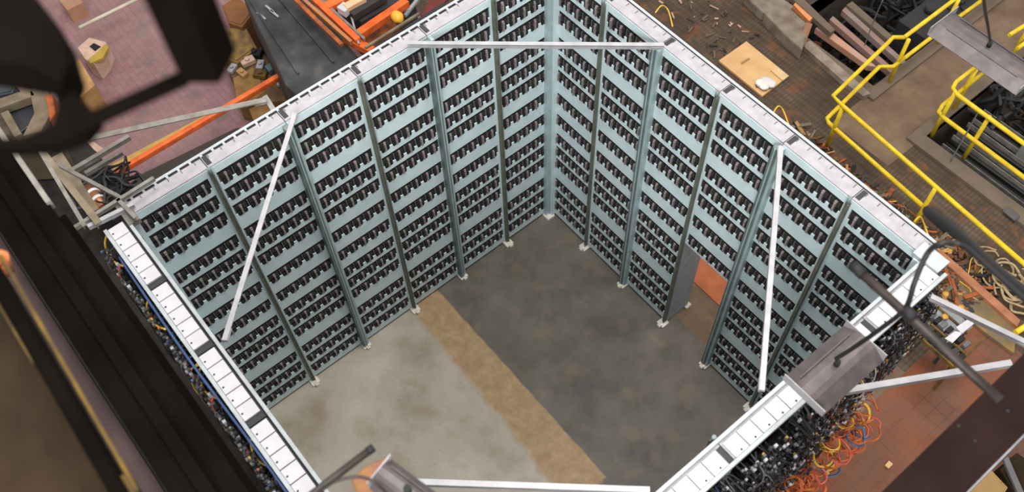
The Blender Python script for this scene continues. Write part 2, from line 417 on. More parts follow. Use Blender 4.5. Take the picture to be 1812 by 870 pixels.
def post_mesh(kind):
    mb = MB()
    if kind == 'thick':
        mb.box(-.046, .012, -.075, .0, .05, H-.02, POSTG); mb.box(.012, .046, -.06, 0, .05, H-.02, POSTL); mb.box(-.02, -.008, -.082, -.07, .05, H-.02, POSTL)
        return mb.build('upright_post', POSTG)
    if kind == 'thin':
        mb.box(-.02, .02, -.035, .0, .05, H-.03, POSTO); mb.box(.006, .02, -.05, -.03, .05, H-.03, POSTO); mb.cyl((0, -.03, H-.05), .018, .1, POSTG, 8)
        return mb.build('upright_post', POSTO)
    mb.box(-.0, .12, -.12, 0, .05, H+.0, POSTL); mb.box(.045, .075, -.13, -.115, .05, H, LIP)
    return mb.build('upright_post', POSTL)
PM = {k: post_mesh(k) for k in ('thick', 'thin')}
fm = MB(); fm.box(-.06, .06, -.1, .03, 0, .035, FOOT); fm.box(-.025, .03, -.13, -.08, 0, .05, FOOT); fm.cyl((0.02, -.09, .035), .02, .03, FOOT, 8)
FM = fm.build('foot', FOOT, bevel=.006)

shells = {}
def shell(wd, kind, door=False):
    k = (wd, kind, door)
    if k not in shells:
        rows = [r for r in ROWS if r > 2.1] if door else ROWS
        shells[k] = build_shell(wd, kind, rows, 2.10 if door else .06)
    return shells[k]
wires = {}
def wire(wd, i, kind):
    if (wd, i, kind) not in wires: wires[(wd, i, kind)] = (wire_mesh(wd, kind), plug_mesh(wd, kind))
    return wires[(wd, i, kind)]
masters = []
ordn = ['first', 'second', 'third', 'fourth', 'fifth', 'sixth']
def rack(wd, kind, loc, rz, label, group, post, post_x, rows, door=False, wi=None, feet=True, bulge=1.):
    r = thing('equipment_rack', label, 'rack', loc, rz, group)
    for p_ in shell(wd, kind, door): part(p_, r)
    xs0 = MARG; pit = (wd-2*MARG)/5
    for row in rows:
        for j in range(5):
            m = part(random.choice(MODM), r, (xs0+pit*(j+.5), 0, row)); l = part(LATM, m, (random.uniform(-.004, .004), random.choice((0, 0, 0, -.006)), random.uniform(-.004, .004)))
    if post: part(PM[post], r, (post_x, 0, 0))
    if feet: part(FM, r, (post_x, 0, 0))
    if wi is not None:
        a, b = wire(wd, wi, kind)
        for src in (a, b):
            q = tag(part(src, r), kind='stuff'); q.scale = (1, bulge, 1); q.location = (0, DEP*(1-bulge), 0)
    return r
WL = .84; WR = .805
for k in range(6):    # far-left wall (x = 0), k counted from the far corner; post sits at the side away from the corner
    rack(WL, 'far', (0, -(k+1)*WL, 0), math.pi/2,
         f'pale blue equipment rack in the left-hand wall, {ordn[k]} from the far inner corner', 'racks of the left-hand wall',
         [None, 'thin', 'thick', 'thin', 'thick', 'thin', None][k+1] if k < 5 else None, 0, ROWS, feet=k < 5)
for k in range(6):    # far-right wall (y = 0)
    lab = 'short pale blue equipment rack hung above the doorway opening' if k == 3 else f'pale blue equipment rack in the right-hand wall, {ordn[k]} from the far inner corner'
    rack(WR, 'far', (k*WR, 0, 0), 0, lab, 'racks of the right-hand wall',
         ['thin', 'thick', 'thin', 'thick', 'thin', None][k], WR, [r for r in ROWS if r > 2.1] if k == 3 else ROWS, door=(k == 3), feet=k < 5)
for k in range(6):    # near-right wall (x = RX)
    rack(WL, 'right', (RX, -k*WL, 0), -math.pi/2, f'white topped rack with black wiring in the near right wall, {ordn[k]} from right corner',
         'racks of the near right wall', 'thin' if k % 2 else None, 0, ROWS[:1], wi=k % 2, feet=k in (2, 4), bulge=[.45, .6, .85, 1, 1, 1][k])
for k in range(6):    # near-left wall (y = -RY)
    rack(WR, 'left', ((k+1)*WR, -RY, 0), math.pi, f'rack topped by white square modules in the near left wall, {ordn[k]} from the left corner',
         'racks of the near left wall', None, 0, ROWS[:1], wi=k % 2, feet=False)
for o in MODM+[LATM, FM]+list(PM.values())+[p for s_ in shells.values() for p in s_]+[p for s_ in wires.values() for p in s_]: bpy.data.objects.remove(o)

# far corner post, pale blue
mb = MB(); mb.box(0, .055, -.13, 0, .05, H, POSTL); mb.box(.055, .11, -.06, 0, .05, H, BLUE); mb.box(.0, .075, -.075, -.0, 0.05, H+.01, POSTL)
cp = thing('corner_post', 'pale blue corner post where the two far walls meet', 'post', (0, 0, 0))
mb.build('post', POSTL, cp); fb = MB(); fb.box(.0, .13, -.15, -.02, 0, .05, FOOT); fb.build('foot', FOOT, cp, .006)
# left corner stile (blue) and right corner one
cp = thing('corner_post', 'pale blue corner plate at the left end of the left-hand wall', 'post', (0, -RY, 0))
MB().box(0, .07, .0, .07, .03, H).build('post', BLUE, cp); MB().box(-.16, .12, -.02, .09, H, H+.06).build('cap_bracket', DIMSTRUT, cp)
cp = thing('corner_post', 'pale blue corner post at the right end of the right-hand wall', 'post', (RX, 0, 0))
MB().box(-.07, 0, -.07, 0, .03, H).build('post', BLUE, cp); MB().box(-.1, .16, -.06, .1, H, H+.05).build('cap_bracket', LIP, cp)

# door frame
df = thing('door_frame', 'grey blue lining of the doorway in the right-hand wall', 'door frame', (3*WR, 0, 0))
JB = mat('door_jamb_slate', (.30, .37, .41), .5)
MB().box(-.02, .02, 0.014, .42, 0.03, 2.1).build('jamb', JB, df); MB().box(WR-.02, WR+.02, 0.014, .42, 0.03, 2.1).build('jamb', JB, df)
MB().box(-.02, WR+.02, 0.2, .42, 2.1, 2.2).build('lintel', JB, df)
for x in (0, WR): MB().box(x-.05, x+.06, .36, .46, 0, .035).build('foot', FOOT, df, .005)

# ================================================================== BRACES over the room
def strut(label, a, b, wd=.045, m=ALU, name='corner_brace', cat='brace', group=None, plate=True):
    a, b = Vector(a), Vector(b); r = thing(name, label, cat, a, 0, group); d = b-a
    MB().angle((0, 0, 0), d, wd, .012).build('strut', m, r)
    if plate:
        for q in (Vector((0, 0, 0)), d):
            MB().bar(q+Vector((0, 0, -.02)), q+d.normalized()*(.12 if q.length == 0 else -.12)+Vector((0, 0, -.02)), wd*1.15, .012).build('end_plate', m, r)
    return r
zt = H+.08
strut('silver diagonal brace across the far inner corner at rack top height', P(722, 76, zt), P(1175, 79, zt), .045)
strut('silver diagonal brace across the left corner at rack top height', P(522, 200, zt), P(397, 602, zt), .045)
strut('silver diagonal brace from the right-hand wall to the near right wall', P(1382, 258, zt), P(1348, 690, zt), .045)
strut('silver diagonal brace across the near corner along the bottom edge', P(715, 851, zt), P(1150, 866, zt), .045)
strut('silver brace running from the left-hand wall back to the dark girder', P(472, 176, zt), P(80, 262, zt), .06, DIMSTRUT, 'outer_brace')
strut('silver brace running from behind the lamp housing to the right girder', P(1490, 691, zt), P(1790, 641, zt), .05, ALU, 'outer_brace')
strut('white brace running from the right room corner towards the right edge', P(1648, 524, zt), P(1830, 612, zt), .045, ALU, 'outer_brace')
mb = MB(); a = P(468, 170, zt); mb.bar(a, P(484, 195, H), .05, .03)
tag(mb.build('bracket_clip', DIMSTRUT), 'small grey clip joining the left outer brace to the wall top', 'bracket')

# ================================================================== GIRDERS and near things
# left crane girder (runs along x)
gl = thing('crane_girder', 'large dark steel girder running along the lower left', 'girder', (0, -5.6, 6.0))
def loc_box(root, name, m, x0, x1, y0, y1, z0, z1, bevel=0.):
    L = Vector(root.location); return MB().box(x0-L.x, x1-L.x, y0-L.y, y1-L.y, z0-L.z, z1-L.z).build(name, m, root, bevel)
loc_box(gl, 'top_flange', GIRD, .25, 9, -5.80, -5.44, 6.45, 6.5)
loc_box(gl, 'web', GIRD, .25, 9, -5.64, -5.60, 5.55, 6.45)
loc_box(gl, 'bottom_flange', GIRD, .25, 9, -5.80, -5.42, 5.5, 5.55)
loc_box(gl, 'edge_rail', DIMSTRUT, -.2, .95, -5.455, -5.42, 6.44, 6.53)
loc_box(gl, 'crane_track', GIRD, .25, 9, -5.66, -5.58, 6.5, 6.54)
wk = thing('gantry_walkway', 'dull violet brown walkway strip with yellow edge beside the left girder', 'walkway', (0, -5.9, 6.2))
loc_box(wk, 'kick_plate', PURP, .6, 9, -5.93, -5.83, 6.3, 6.36)
loc_box(wk, 'deck', DECK, .2, 9, -8.5, -6.15, 5.6, 5.66)
# yellow rails close to the camera
yr = thing('guard_rail', 'out of focus yellow guard rail at the lower left edge', 'railing', P(0, 500, 8.2))
for (a, b, r_, m) in ((P(-15, 425, 8.2), P(244, 870, 8.2), .010, YELDIM), (P(-45, 425, 8.2), P(222, 885, 8.2), .04, GIRD), (P(-40, 470, 8.0), P(62, 640, 8.0), .014, YELDIM)):
    MB().tube([a-yr.location, b-yr.location], r_).build('rail', m, yr)
MB().tube([P(2, 455, 8.2)-yr.location, P(14, 480, 7.4)-yr.location], .035).build('post', ORGD, yr)
MB().tube([P(95, 690, 8.0)-yr.location, P(165, 768, 8.2)-yr.location], .012).build('rail', YELDIM, yr)
MB().tube([P(215, 845, 8.2)-yr.location, P(240, 885, 8.2)-yr.location], .02).build('rail', YELDIM, yr)

# right girder (runs along y)
gr = thing('steel_girder', 'dark brown steel girder with bolt holes across the lower right corner', 'girder', (6.05, -1.5, 6.0))
mb = MB(); L = gr.location
x0, x1, y0, y1 = 5.90-L.x, 6.235-L.x, -3.6-L.y, 1.5-L.y
MB().box(x0, x1, y0, y1, -.02, .0).build('top_flange', GIRD2, gr); MB().box(x0+.14, x0+.17, y0, y1, -.5, -.02).build('web', GIRD2, gr)
MB().box(x0, x1, y0, y1, -.52, -.5).build('bottom_flange', GIRD2, gr)
for (u, v) in ((1752, 700), (1783, 727), (1696, 753), (1725, 780)):
    q = P(u, v, 6.0)-L; MB().cyl((q.x, q.y, .0), .012, .004, None, 14).build('bolt_hole', BLACK, gr)

# dark out-of-focus hoist top left
HZ = 10.1
def near_prism(name, pts, z, h, m, root): return MB().prism([P(u, v, z)-root.location for u, v in pts], h).build(name, m, root, .01)
ho = thing('hoist_trolley', 'dark out of focus hoist body filling the upper left corner', 'hoist', P(60, 60, HZ))
near_prism('housing', [(-90, -60), (38, -40), (105, 45), (122, 105), (104, 150), (60, 118), (-60, 100)], HZ, -.12, GIRD, ho)
near_prism('lower_arm', [(92, 140), (116, 146), (175, 205), (150, 235), (90, 255), (-80, 262), (-80, 244), (40, 240), (90, 218), (98, 190)], HZ-.05, -.05, GIRD, ho)
hb = thing('overhead_hanger', 'dark out of focus hanging column with a cross arm near the top left', 'frame', P(330, 60, HZ))
MB().prism([P(u, v, HZ)-hb.location for u, v in ((306, 100), (325, 150), (392, 150), (420, 90), (380, 30))], .9).build('column', GIRD, hb, .01)
MB().prism([P(u, v, HZ)-hb.location for u, v in ((120, 222), (135, 245), (340, 152), (325, 130))], .02).build('cross_arm', GIRD, hb, .01)

# ================================================================== LIGHT FIXTURES
LAMPE = bpy.data.materials.new('lamp_tube_glow'); LAMPE.use_nodes = True
LAMPE.node_tree.nodes['Principled BSDF'].inputs['Emission Color'].default_value = (1, .97, .9, 1)
LAMPE.node_tree.nodes['Principled BSDF'].inputs['Emission Strength'].default_value = 8
def fixture(label, c, L, W_, rz, tilt=0.):
    r = thing('hanging_lamp', label, 'lamp', c, rz); r.rotation_euler = (tilt, 0, rz)
    mb = MB(); h = .09
    prof = [(-W_/2, -h), (-W_*.22, -.015), (-W_*.1, 0), (W_*.1, 0), (W_*.22, -.015), (W_/2, -h)]
    ptop = [Vector((-L/2, x, z)) for x, z in prof]; pbot = [Vector((-L/2, x, z-.006)) for x, z in reversed(prof)]
    mb.prism(ptop+pbot, (L, 0, 0)); mb.build('reflector', FIXM, r)
    for e_ in (-1, 1): MB().box(e_*L/2-.003, e_*L/2+.003, -W_/2, W_/2, -h, .002).build('end_cap', FIXL, r)
    mb = MB(); mb.box(-L*.4, L*.4, W_*.26, W_*.28, -.035, -.012); mb.box(-L*.4, L*.4, -W_*.24, -W_*.235, -.03, -.012); mb.build('ridge', FIXM, r)
    mb = MB(); mb.cyl((0, 0, 0), .022, .05, None, 12); mb.build('cable_gland', BLACK, r)
    for y in (-W_*.22, W_*.22): MB().tube([(-L*.46, y, -h*.75), (L*.46, y, -h*.75)], .014, None, 8).build('tube', LAMPE, r)
    return r
def center(pts, z):
    q = [P(u, v, z) for u, v in pts]; c = sum(q, Vector())/len(q); return c
F1 = fixture('grey strip lamp housing hanging above the near right wall', center([(1395, 655), (1505, 575), (1565, 635), (1453, 718)], 5.6), .66, .37, math.pi/2)
F2 = fixture('grey strip lamp housing hanging at the upper right edge', center([(1672, 60), (1703, 30), (1830, 100), (1795, 140)], 5.2), .98, .42, 0.)
F3 = fixture('reddish grey lamp housing at the bottom edge beside the brown pipe', P(722, 868, 6.8), .42, .20, .25)
hs = thing('lamp_bracket', 'rusty orange brown bracket beside the lamp housing at the bottom edge', 'bracket', P(670, 845, 6.6))
near_prism('plate', [(622, 850), (636, 832), (662, 815), (690, 806), (712, 880), (640, 890)], 6.6, -.03, mat('rusty_red_paint', (.16, .06, .035), .6, 0, (.2, .09, .02), 14), hs)
# pipes and cords
def cord(label, pts, r, m=CAB, name='power_cord', cat='cable', smooth=True, parts=None):
    return tag(MB().tube(pts, r, None, 8, smooth).build(name, m), label, cat)
pp = thing('conduit_pipe', 'dark bronze conduit pipe slanting in front of the right corner', 'pipe', P(1515, 475, 6.9))
MB().tube([P(1515, 474, 6.9)-pp.location, P(1650, 598, 6.9)-pp.location, P(1770, 708, 6.9)-pp.location], .028, None, 12).build('pipe', PIPE, pp)
MB().tube([P(1508, 468, 6.9)-pp.location, P(1528, 486, 6.9)-pp.location], .034, None, 12).build('end_cap', BLACK, pp)
MB().tube([P(1600, 546, 6.93)-pp.location, P(1618, 563, 6.93)-pp.location], .036, None, 12).build('clamp', BLACK, pp)
cord('black power cord looping from the pipe up to the thick hanging cable', [P(1480, 634, 5.68), P(1510, 615, 6.0), P(1560, 580, 6.4), P(1602, 545, 6.9), P(1618, 500, 7.1), P(1640, 450, 7.2), P(1665, 430, 7.3), P(1700, 433, 7.3), P(1735, 460, 7.4), P(1830, 545, 7.6)], .016)
cord('thick black hanging cable at the right edge above the coiled rope', [P(1640, 372, 6.5), P(1700, 418, 6.9), P(1750, 465, 7.2), P(1850, 550, 7.6)], .032)
cord('thin black cord rising from the upper right lamp housing', [P(1752, 72, 5.3), P(1748, 45, 6.0), P(1742, 10, 7.0), P(1738, -60, 8.5)], .012)
p3 = thing('conduit_pipe', 'reddish brown conduit pipe slanting at the bottom edge', 'pipe', P(655, 795, 7.0))
MB().tube([P(657, 794, 7.0)-p3.location, P(555, 872, 7.0)-p3.location, P(500, 915, 7.0)-p3.location], .022, None, 12).build('pipe', PIPE, p3)
MB().tube([P(661, 791, 7.0)-p3.location, P(650, 799, 7.0)-p3.location], .024, None, 12).build('end_cap', BLACK, p3)
cord('thin brown cord arching beside the pipe at the bottom edge', [P(560, 875, 7.0), P(590, 853, 7.1), P(630, 843, 7.1), P(662, 852, 7.1), P(690, 878, 7.0)], .009, PIPE)

# ================================================================== NORTH SIDE (right of photo)
def rail_thing(label, tops, mids, posts, r=.033, group=None, name='guard_rail'):
    base = Vector((tops[0].x, tops[0].y, 0)); t = thing(name, label, 'railing', base, 0, group)
    MB().tube([p-base for p in tops], r, None, 10).build('top_rail', YEL, t)
    MB().tube([p-base for p in mids], r, None, 10).build('mid_rail', YEL, t)
    for (a, b) in posts:
        a, b = Vector(a), Vector(b); MB().tube([a-base, b-base], r*.95, None, 10).build('post', YEL, t)
    return t
def vpost(u, v, z=1.0, z0=0.): q = P(u, v, z); return (q, (q.x, q.y, z0))
rail_thing('long bright yellow guard rail turning a corner beside the first pit',
           [P(1600, 66, 1.0), P(1580, 66, 1.0), P(1572, 75, 1.0), P(1474, 170, 1.0), P(1492, 188, 1.0), P(1860, 508, 1.0)],
           [P(1600, 103, .5), P(1580, 118, .5), P(1556, 118, .5), P(1463, 210, .5), P(1467, 218, .5), P(1637, 368, .5)],
           [vpost(1492, 188), vpost(1655, 334), vpost(1608, 70)])
rail_thing('yellow guard rail running up to the top edge behind the first pit',
           [P(1600, 66, 1.0), P(1696, -6, 1.0), P(1760, -60, 1.0)], [P(1600, 103, .5), P(1680, 42, .5), P(1780, -30, .5)],
           [vpost(1696, 0)])
rail_thing('yellow guard rail around the second pit at the right edge',
           [P(1735, 112, 1.0), P(1692, 145, 1.0), P(1686, 156, 1.0), P(1692, 166, 1.0), P(1850, 282, 1.0)],
           [P(1745, 125, .5), P(1668, 186, .5), P(1661, 198, .5), P(1670, 208, .5), P(1850, 342, .5)],
           [vpost(1690, 165), vpost(1751, 206), vpost(1730, 118)])
rail_thing('short piece of yellow guard rail at the far upper right edge',
           [P(1786, 62, 1.0), P(1850, 22, 1.0)], [P(1800, 86, .6), P(1850, 50, .6)], [vpost(1830, 34)])

# plywood board with white sheet
b0 = thing('plywood_board', 'tan plywood board lying on the brown floor behind the right-hand wall', 'board', (0.05, 4.3, 0))
MB().prism([P(u, v, .05)-b0.location for u, v in ((1272, 107), (1321, 73), (1396, 134), (1349, 170))], -.04).build('board', PLY, b0)
MB().prism([P(u, v, .08)-b0.location for u, v in ((1374, 116), (1396, 134), (1385, 142), (1364, 124))], -.03).build('batten', mat('pale_wood', (.78, .55, .3), .7), b0)
MB().bar(P(1312, 112, .06)-b0.location, P(1326, 103, .06)-b0.location, .03, .01).build('pencil_mark', CARD, b0)
mb = MB(); 
for (u, v, r_) in ((1346, 147, .08), (1356, 144, .09), (1364, 147, .08), (1352, 152, .07)): mb.blob(P(u, v, .1), r_, None, (1.2, 1.1, .4), .15)
tag(mb.build('plastic_sheet', CLOTH), 'crumpled white plastic sheet on the tan plywood board', 'sheet')
mb = MB(); mb.cyl(P(1341, 152, .06), .035, .05, None, 12); tag(mb.build('tape_roll', BLACK), 'small black roll beside the white sheet on the plywood', 'roll')

# beams laid across pit one
def plank(label, pts, z, h, m, name='steel_beam', cat='beam', group=None):
    q = [P(u, v, z) for u, v in pts]; c = sum(q, Vector())/len(q); t = MB().prism([p_-c for p_ in q], -h).build(name, m, None, .006)
    t.location = c; return tag(t, label, cat, group)
BG = 'beams across the first pit'
plank('orange end of a beam at the top left of the first pit', [(1404, 8), (1412, 0), (1442, 28), (1432, 37)], .1, .12, PINK if 0 else mat('orange_primer', (.85, .33, .13), .6), group=BG)
OP = mat('orange_to_pink_beam', (.6, .28, .15), .6, 0, (.46, .32, .28), 1.2)
plank('wide orange and pink beam lowest across the first pit', [(1443, 50), (1454, 42), (1552, 118), (1536, 116)], -.05, .12, OP, group=BG)
plank('pale pink beam second from the bottom across the first pit', [(1468, 34), (1474, 28), (1590, 128), (1578, 130)], -.05, .12, mat('pink_grey_beam', (.28, .21, .20), .6, 0, (.36, .16, .1), 1.5), group=BG)
plank('thin white edged beam third across the first pit', [(1490, 18), (1496, 12), (1614, 118), (1606, 122)], -.05, .12, mat('white_grey_beam', (.28, .25, .24), .6, 0, (.3, .14, .09), 2.), group=BG)
plank('brown grey beam topmost across the first pit', [(1498, 8), (1508, 2), (1578, 62), (1572, 70)], .0, .12, CONC, group=BG)
plank('long grey beam along the left side of the first pit', [(1398, -6), (1410, -14), (1478, 52), (1470, 58)], .12, .1, CONC, group=BG)
plank('violet grey plank between the two pink beams', [(1492, 62), (1500, 58), (1562, 112), (1556, 118)], -.2, .08, mat('violet_grey_plank', (.13, .11, .12), .6), 'plank', 'plank')
# junk in the first pit
def clampv(p, e): return Vector([min(max(a, -b*1.15), b*1.15) for a, b in zip(p, e)])
def tangle(name, label, cat, c, ext, n, r, mats, L=.5, flat=.3, coil=False, stuff=True, seed=0):
    rr = random.Random(seed); mb = MB(); c = Vector(c)
    for k in range(n):
        p0 = Vector([rr.uniform(-e, e) for e in ext])
        if coil:
            R_ = rr.uniform(.5, 1)*L; ph = rr.uniform(0, 6); tl = rr.uniform(-flat, flat); pts = [p0+Vector((math.cos(ph+a*.7)*R_, math.sin(ph+a*.7)*R_*rr.uniform(.8, 1.1), math.cos(ph+a*.7)*R_*tl+rr.uniform(-.02, .02)+a*.004)) for a in range(8)]
        else:
            pts = [p0]; d = Vector((rr.uniform(-1, 1), rr.uniform(-1, 1), rr.uniform(-1, 1)*flat)).normalized()
            for a in range(3):
                d = (d+Vector((rr.uniform(-.7, .7), rr.uniform(-.7, .7), rr.uniform(-.4, .4)*flat))).normalized(); pts.append(pts[-1]+d*L/3)
        if not coil: pts = [clampv(p_, ext) for p_ in pts]
        mb.tube(pts, rr.uniform(.7, 1.2)*r, rr.choice(mats), 5, True)
    o = mb.build(name, mats[0]); o.location = c
    return tag(o, label, cat, kind='stuff' if stuff else None)
tangle('cable_pile', 'dark cables and pipes filling the upper part of the first pit', 'cables', (0.65, 7.6, -1.1), (.7, 1.5, .45), 110, .035, [BLACK, BLACK, CAB, CHAR, CHAR], 1.0, .4, seed=3)
tangle('scrap_pile', 'rusty scrap metal lying in the lower part of the first pit', 'scrap', (.7, 5.75, -.9), (.75, .25, .25), 60, .035, [RUST, ORGD, CHAR, RUST, YELDIM], .4, .4, seed=4)
def machine_block(label, c, sx, sy, sz, m, n=5, rz=0, name='pump_unit', cat='machine', m2=CHAR, seed=1):
    rr = random.Random(seed); t = thing(name, label, cat, c, rz)
    MB().box(-sx/2, sx/2, -sy/2, sy/2, 0, sz).build('housing', m, t, .015)
    for k in range(n):
        x = rr.uniform(-sx*.35, sx*.35); y = rr.uniform(-sy*.35, sy*.35)
        if k % 2: MB().cyl((x, y, sz), rr.uniform(.04, .1), rr.uniform(.05, .15), None, 16).build('flange', m2, t)
        else: MB().box(x-.09, x+.09, y-.06, y+.06, sz, sz+rr.uniform(.04, .12)).build('cover', m2, t, .006)
    return t
machine_block('dark machinery block with covers at the back of the first pit', (1.15, 7.9, -1.0), .7, 1.6, .8, CHAR, 7, seed=5)
# concrete blocks left of the pit
bl = thing('concrete_block', 'rough grey brown concrete block beside the left end of the first pit', 'block', P(1400, 50, 0))
MB().prism([P(u, v, .25)-bl.location for u, v in ((1352, 22), (1392, 8), (1432, 45), (1420, 88), (1390, 62))], -.25).build('block', mat('grey_brown_concrete', (.27, .23, .18), .9, 0, (.17, .13, .1), 5), bl, .02)
bl = thing('concrete_block', 'low rough concrete slab at the top edge left of the first pit', 'block', P(1390, 0, 0))
MB().prism([P(u, v, .2)-bl.location for u, v in ((1318, -8), (1360, -20), (1405, 10), (1390, 25), (1350, 22))], -.2).build('block', mat('grey_brown_concrete', (.27, .23, .18)), bl, .02)
bl = thing('rusty_bracket', 'rusty upright bracket at the left corner of the first pit', 'bracket', P(1425, 80, 0))
MB().bar(P(1418, 80, .15)-bl.location, P(1432, 42, .3)-bl.location, .1, .06).build('bracket', mat('rust_tan', (.32, .16, .09), .8), bl)
cur = MB(); cur.prism([P(u, v, .1) for u, v in ((1418, 78), (1434, 72), (1510, 138), (1540, 165), (1528, 170), (1500, 150))], -.1)
floor_tag(cur.build('trim_3', mat('pale_concrete_kerb', (.33, .28, .23), .9, 0, (.22, .17, .13), 5)))

# pit two content: black cable trays and machinery
for i, (dy, ml) in enumerate(((5.72, 'nearest the pit edge'), (6.1, 'behind the first'), (6.5, 'farthest from the pit edge'))):
    t = thing('cable_tray', f'long metal cable tray in the second pit, {ml}', 'cable tray', (2.9, dy, -.35), 0, 'cable trays in the second pit')
    MB().box(0, 6, -.14, -.125, 0, .1).build('side_rail', DIMSTRUT, t); MB().box(0, 6, .125, .14, 0, .1).build('side_rail', DIMSTRUT, t)
    MB().box(0, 6, -.14, .14, -.02, 0).build('bottom', BLACK, t)
    for j in range(2): MB().tube([(0, -.07+j*.12, .03), (3, -.05+j*.12, .05), (6, -.07+j*.12, .03)], .03, None, 8, True).build('cable', CAB, t)
tangle('cable_pile', 'mass of black hoses and cables in the second pit', 'cables', (4.6, 7.4, -.7), (1.5, .8, .35), 130, .035, [BLACK, BLACK, CAB, CHAR, CHAR, RUST], .9, .4, seed=8)
machine_block('grey control cabinet lying behind the second pit at the right edge', (4.35, 6.6, -.3), 1.2, .7, .75, mat('mid_grey_cabinet', (.23, .24, .22), .6), 5, seed=9, name='control_cabinet', cat='cabinet')
tangle('hose_pile', 'dark hoses around the post of the second railing', 'hoses', (2.98, 7.0, -.3), (.2, .6, .2), 26, .035, [BLACK, CHAR, CAB], .5, .5, seed=10)
plank('rust brown panel low in the second pit', [(1700, 300), (1716, 280), (1812, 350), (1812, 392)], -.6, .05, RUST, 'rusty_sheet', 'sheet')
plank('amber coloured tarpaulin low in the second pit at the right edge', [(1745, 322), (1765, 312), (1850, 378), (1840, 398)], -.4, .05, mat('amber_sheet', (.36, .17, .02), .6), 'tarpaulin', 'tarpaulin')
plank('small violet grey hatch plate on the walkway kerb near the right edge', [(1774, 372), (1786, 366), (1806, 382), (1796, 390)], .09, .03, mat('slate_plate', (.11, .10, .11), .6), 'hatch_plate', 'plate')
cd = cord('thin grey cord slanting down beside the second pit railing', [P(1730, 200, .9), P(1705, 245, .5), P(1682, 285, .1)], .01, SPACER)
cord('thin grey cord hanging across the first pit', [P(1562, 0, 1.0), P(1545, 40, .5), P(1530, 80, .1)], .01, SPACER)

# rail, debris and coils between the right-hand wall and the yellow rail
rubble('loose orange brown rubble strip behind the right-hand wall', (3.0, 3.66, .05), (1.7, .30, .04), 420, [RUST, RUST, ORGD, CARD, CHAR, CHAR, YELDIM, BEIGE, CONC, BLACK], 11)
rubble('scattered brown rubble beside the foot of the yellow rail post', (4.55, 3.6, .05), (.5, .5, .04), 260, [ORGD, RUST, CARD, CHAR, CONC, RUST, BLACK], 12)
rubble('pale and dark litter scattered over the grating at the top', P(1240, 30, .03), (.9, .45, .015), 60, [CONC, CHAR, CARD2], 17, .03)
tangle('yellow_wire', 'thin orange yellow wires among the rubble behind the right-hand wall', 'wires', (3.7, 3.6, .12), (1.0, .3, .05), 26, .009, [CABY, CABO, ORGD], .5, .2, seed=12)
plank('dark grey flat channel lying beside the yellow rail post', [(1640, 372), (1650, 364), (1706, 410), (1716, 432), (1700, 428)], .12, .1, CHAR, 'metal_channel', 'channel')
for i, (a, b, c_) in enumerate((((1160, 22), (1182, 18), (1190, 46)), ((1368, 200), (1386, 196), (1398, 228)), ((1618, 392), (1640, 410), (1648, 432)))):
    cord(['thin yellow cable looping out behind the far end of the right-hand wall', 'thin yellow cable looping out behind the middle of the right-hand wall',
          'thin yellow cable looping out behind the near end of the right-hand wall'][i],
         [P(*a, 4.7), P((a[0]+b[0])/2, min(a[1], b[1])-8, 4.6), P(*b, 4.5), P(*c_, 4.7)], .008, CABY, group if 0 else 'yellow_cable')
# rope coil right edge
tangle('rope_coil', 'loose coil of cream rope at the right edge', 'rope', P(1792, 505, .1), (.3, .2, .06), 14, .017, [ROPE], .22, .1, coil=True, seed=13)
tangle('rope_coil', 'loose end of cream rope trailing beside the thick black cable', 'rope', P(1765, 478, .08), (.25, .12, .04), 6, .014, [ROPE], .2, .1, coil=True, seed=14)

# trench cover, orange kerb
plank('orange brown kerb rail running down to the yellow rail at the right edge', [(1652, 446), (1664, 440), (1806, 566), (1800, 578)], .12, .12, mat('salmon_rust_rail', (.42, .18, .09), .7, 0, (.3, .12, .06), 5), 'kerb_rail', 'rail')
plank('mustard brown dirty plate beside the orange kerb rail', [(1640, 462), (1660, 456), (1800, 580), (1795, 625), (1740, 585), (1650, 510)], .06, .06, mat('mustard_plate', (.24, .15, .05), .7, 0, (.14, .11, .07), 3.5), 'floor_plate', 'plate')
vy = thing('guard_rail', 'short stub of yellow rail at the right edge above the dark girder', 'railing', P(1797, 588, .3))
MB().tube([P(1797, 588, .3)-vy.location, P(1850, 555, .3)-vy.location], .04).build('rail', YEL, vy)

# equipment cart near right room corner
GREYT = mat('cart_grey', (.25, .27, .28), .5)
ct = thing('equipment_cart', 'grey topped equipment cart with white panels outside the right corner', 'cart', P(1665, 560, 0))
top = [(1618, 520), (1640, 506), (1722, 578), (1688, 602), (1680, 596)]
MB().prism([P(u, v, .8)-ct.location for u, v in top], -.05).build('cart_top', GREYT, ct, .006)
for (q, m) in (([(1672, 598), (1690, 585), (1704, 588), (1686, 606)], WHITE), ([(1692, 578), (1716, 562), (1724, 572), (1702, 590)], WHITE), ([(1634, 530), (1646, 521), (1664, 537), (1652, 546)], mat('cart_grey_dark', (.17, .19, .2), .5))):
    MB().prism([P(u, v, .86)-ct.location for u, v in q], -.06).build('panel', m, ct, .004)
for (u, v) in ((1625, 520), (1644, 512), (1716, 576), (1690, 598)):
    q = P(u, v, .75)-ct.location; MB().box(q.x-.02, q.x+.02, q.y-.02, q.y+.02, 0, .75).build('leg', CHAR, ct)
for (u, v) in ((1674, 520), (1700, 544), (1672, 560), (1612, 505)):
    q = P(u, v, .85)-ct.location; MB().blob(q, .045, None, (1, 1, .6), .2).build('knob', mat('amber_knob', (.55, .3, .05), .5), ct)
